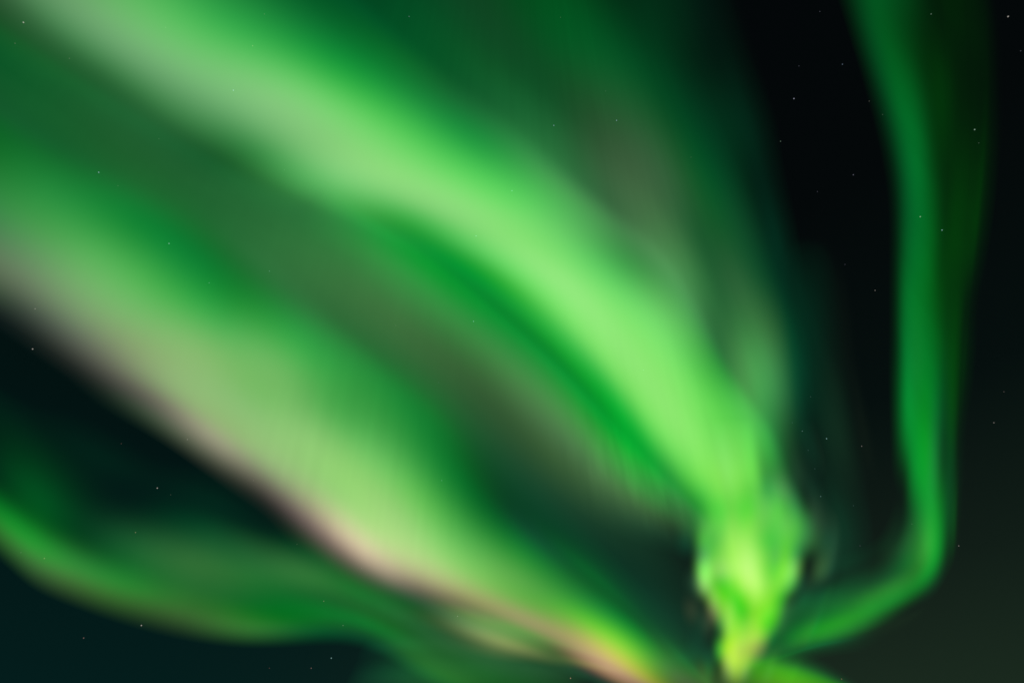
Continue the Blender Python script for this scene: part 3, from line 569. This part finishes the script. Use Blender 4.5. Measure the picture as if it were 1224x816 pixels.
# ------------------------------------------------------------------ stars
STAR_RANGE = 60000.0
TINT = dict(w=(1, .95, .85), y=(1, .9, .55), b=(.55, .75, 1), g=(.6, .95, .7), c=(.5, .95, .9),
            v=(.75, .78, 1), o=(1, .65, .45), r=(1, .72, .65))
STARS = [
    (28, 27, 3, 'w', 'yellowish white star in the upper left corner, on the lower edge of the main band'),
    (18, 52, 1, 'w', 'dim star just below the yellowish star in the upper left corner'),
    (83, 70, 1, 'w', 'dim star under the main band, right of the two corner stars'),
    (302, 55, 2, 'y', 'warm yellow star inside the main band near the top edge'),
    (316, 17, 1, 'w', 'dim star at the top edge, straight above the warm yellow one'),
    (198, 33, 1, 'w', 'faint star in the pale top left stretch of the main band'),
    (279, 108, 3, 'b', 'blue star on the pale lower half of the main band, upper left'),
    (118, 206, 3, 'b', 'blue star in the dim green gap at far left, under the main band'),
    (141, 222, 1, 'g', 'faint star just right of and below the blue star at far left'),
    (190, 166, 1, 'g', "faint star in the dark green gap at upper left, below the main band's pale edge"),
    (340, 203, 1, 'g', 'faint star on the lower fading edge of the main band, left of centre'),
    (489, 20, 2, 'b', 'bluish star near the top edge above the main band'),
    (662, 150, 3, 'b', 'left one of the two bright bluish stars above the middle of the main band'),
    (737, 144, 3, 'b', 'right and brightest of the two bluish stars above the middle of the main band'),
    (724, 109, 1, 'g', "very faint star just above the bright bluish pair's right member"),
    (670, 21, 1, 'g', 'faint star near the top edge in the dark green glow right of centre'),
    (612, 228, 3, 'c', 'turquoise star on the upper slope of the main band at centre'),
    (429, 193, 1, 'c', 'faint turquoise star on the brightest ridge of the main band, left of centre'),
    (569, 282, 3, 'c', 'turquoise star low on the main band at centre, below the other turquoise one'),
    (566, 384, 3, 'c', "turquoise star in the dark green gap just under the main band's centre"),
    (473, 389, 1, 'w', 'small star in the brownish grey middle of the veil'),
    (524, 457, 1, 'b', 'small blue star low in the grey veil, left of the dark hollow'),
    (769, 442, 2, 'c', 'turquoise star on the wide bright lower part of the main band'),
    (826, 188, 1, 'g', 'greenish star at the right rim of the mauve ray veil'),
    (949, 118, 3, 'v', 'brightest star of the black gap, violet white'),
    (980, 14, 1, 'v', 'small star at the top edge of the black gap'),
    (1007, 77, 2, 'b', 'bluish star high in the black gap, right of its brightest star'),
    (955, 79, 1, 'v', 'very faint star just above the brightest star of the black gap'),
    (933, 169, 2, 'g', 'greenish star at the left border of the black gap'),
    (1020, 209, 2, 'v', "deep blue star at middle height of the black gap's upper half"),
    (977, 229, 1, 'v', 'faint reddish star in the black gap, left of and below the deep blue one'),
    (1039, 121, 1, 'w', 'faint star touching the left edge of the right curtain, upper one of two'),
    (1055, 137, 1, 'g', 'faint star on the left edge of the right curtain, lower one of two'),
    (1113, 17, 2, 'g', "green tinted star at the top of the right curtain's dim outer glow"),
    (1205, 20, 3, 'w', 'white star in the top right corner'),
    (1220, 61, 1, 'v', 'faint star at the right picture edge, under the white corner star'),
    (1165, 155, 3, 'g', "pale star inside the right curtain's dim outer glow"),
    (1170, 171, 1, 'g', "faint star right below the pale one in the right curtain's outer glow"),
    (1100, 259, 3, 'g', 'pale green star in the bright middle of the right curtain'),
    (1126, 275, 3, 'c', "pale turquoise star between the right curtain's bright core and its outer glow"),
    (1046, 347, 2, 'w', "reddish white star in the black gap close to the right curtain's left edge"),
    (1010, 316, 1, 'v', 'very faint star in the middle of the black gap'),
    (1188, 505, 2, 'w', 'white star alone in the dark sky right of the right curtain'),
    (1200, 468, 1, 'w', 'faint star above the white one in the dark sky at far right'),
    (1146, 652, 2, 'w', "star just right of the right curtain's bend"),
    (969, 474, 1, 'c', 'faint star at the top of the star cluster between knot and black gap'),
    (947, 505, 1, 'c', "leftmost star of the small cluster right of the knot's upper end"),
    (959, 515, 2, 'c', 'turquoise star in the small cluster, right of its leftmost star'),
    (988, 524, 3, 'c', "brightest star of the small cluster right of the knot's upper end"),
    (966, 538, 1, 'c', "lowest star of the small cluster right of the knot's upper end"),
    (1030, 533, 2, 'w', 'whitish star at the right end of the small cluster, out in the black gap'),
    (981, 593, 2, 'c', 'bluish star close to the right shoulder of the knot'),
    (974, 560, 1, 'c', "faint star between the small cluster and the knot's right shoulder"),
    (1020, 604, 1, 'c', 'faint star in the dark pocket over the hook of the right curtain'),
    (1028, 652, 1, 'v', 'faint star just above the hook of the right curtain'),
    (1090, 626, 1, 'g', 'tiny star on the inner edge of the right curtain above its bend'),
    (1006, 811, 2, 'o', 'orange star at the bottom edge right of the vivid green streak'),
    (682, 810, 3, 'o', 'reddish white star at the bottom edge under the pink fringe'),
    (547, 736, 2, 'w', 'white star on the top edge of the short yellowish streak'),
    (432, 679, 1, 'w', 'small star on the pink fringe of the pale band'),
    (410, 747, 2, 'g', 'green star where the low dim band thins out near its right end'),
    (528, 574, 2, 'c', 'pale turquoise star on the upper slope of the pale band, lower centre'),
    (202, 291, 3, 'c', 'turquoise star on the upper edge of the pale band at left'),
    (250, 338, 2, 'c', 'pale turquoise star inside the pale band, diagonally below the one on its upper edge'),
    (322, 324, 2, 'c', 'turquoise star where the pale band meets the grey veil'),
    (42, 369, 2, 'w', 'whitish star inside the grey lower edge of the pale band at far left'),
    (39, 417, 3, 'w', "bright warm star just below the pale band's lower edge at far left"),
    (145, 530, 1, 'r', 'faint reddish star in the dark gap under the pale band'),
    (224, 525, 2, 'w', "whitish star on the pale band's dark lower rim"),
    (188, 583, 3, 'w', 'brightest star in the dark gap between the pale band and the low dim band'),
    (204, 591, 1, 'g', 'faint star just right of the brightest one in the dark gap'),
    (162, 636, 2, 'y', 'yellowish star on the upper fading edge of the low dim band'),
    (53, 667, 2, 'y', "yellow star on the low dim band's bright left end"),
    (25, 660, 1, 'g', 'small green star at the far left end of the low dim band'),
    (303, 574, 1, 'w', "faint star at the pale band's lower rim above the low dim band"),
    (387, 718, 2, 'r', 'reddish star in the right half of the low dim band'),
    (169, 747, 3, 'w', 'bright white star just below the low dim band'),
    (100, 762, 2, 'r', 'reddish star in the dark sky at lower left, left of the bright white one'),
    (396, 786, 3, 'c', "brightest star in the bottom left dark sky, under the low dim band's right end"),
    (372, 798, 2, 'r', 'dim star left of and below the brightest one near the bottom edge'),
    (322, 798, 1, 'r', 'faint reddish star near the bottom edge, left end of a row of three'),
    (355, 650, 1, 'g', 'faint star on the upper slope of the low dim band beside the pink fringe'),
]


def star_material(name, tint, power):
    m = bpy.data.materials.new(name)
    m.use_nodes = True
    t = m.node_tree
    t.nodes.clear()
    g = node(t, 'ShaderNodeNewGeometry')
    face = node(t, 'ShaderNodeVectorMath', operation='DOT_PRODUCT')      # limb darkening of the disc
    t.links.new(g.outputs['Normal'], face.inputs[0])
    t.links.new(g.outputs['Incoming'], face.inputs[1])
    em = node(t, 'ShaderNodeEmission')
    em.inputs[0].default_value = (*tint, 1)
    t.links.new(math_node(t, 'MULTIPLY', math_node(t, 'ABSOLUTE', face.outputs['Value']), power), em.inputs[1])
    out = node(t, 'ShaderNodeOutputMaterial')
    t.links.new(em.outputs[0], out.inputs[0])
    m.cycles.emission_sampling = 'NONE'
    return m


def star_mesh(name, radius, mat, seg=10, rings=6):
    verts, faces = [(0, 0, radius)], []
    for i in range(1, rings):
        a = math.pi * i / rings
        for j in range(seg):
            b = 2 * math.pi * j / seg
            verts.append((radius * math.sin(a) * math.cos(b), radius * math.sin(a) * math.sin(b), radius * math.cos(a)))
    verts.append((0, 0, -radius))
    last = len(verts) - 1
    for j in range(seg):
        k = (j + 1) % seg
        faces.append((0, 1 + j, 1 + k))
        for i in range(rings - 2):
            faces.append((1 + i * seg + j, 1 + (i + 1) * seg + j, 1 + (i + 1) * seg + k, 1 + i * seg + k))
        faces.append((last, 1 + (rings - 2) * seg + k, 1 + (rings - 2) * seg + j))
    me = bpy.data.meshes.new(name)
    me.from_pydata(verts, [], faces)
    me.shade_smooth()
    me.materials.append(mat)
    return me


kinds = {}
for x, y, size, tint, label in STARS:
    if (size, tint) not in kinds:
        power = {1: .07, 2: .16, 3: .36}[size]
        mat = star_material('starlight', TINT[tint], power)
        kinds[(size, tint)] = star_mesh('star', {1: 44.0, 2: 50.0, 3: 56.0}[size], mat)
    o = bpy.data.objects.new('star', kinds[(size, tint)])
    o.location = EYE + sight(np.array(float(x)), np.array(float(y))) * STAR_RANGE
    C.objects.link(o)
    tag(o, label, 'star', 'stars across the night sky')
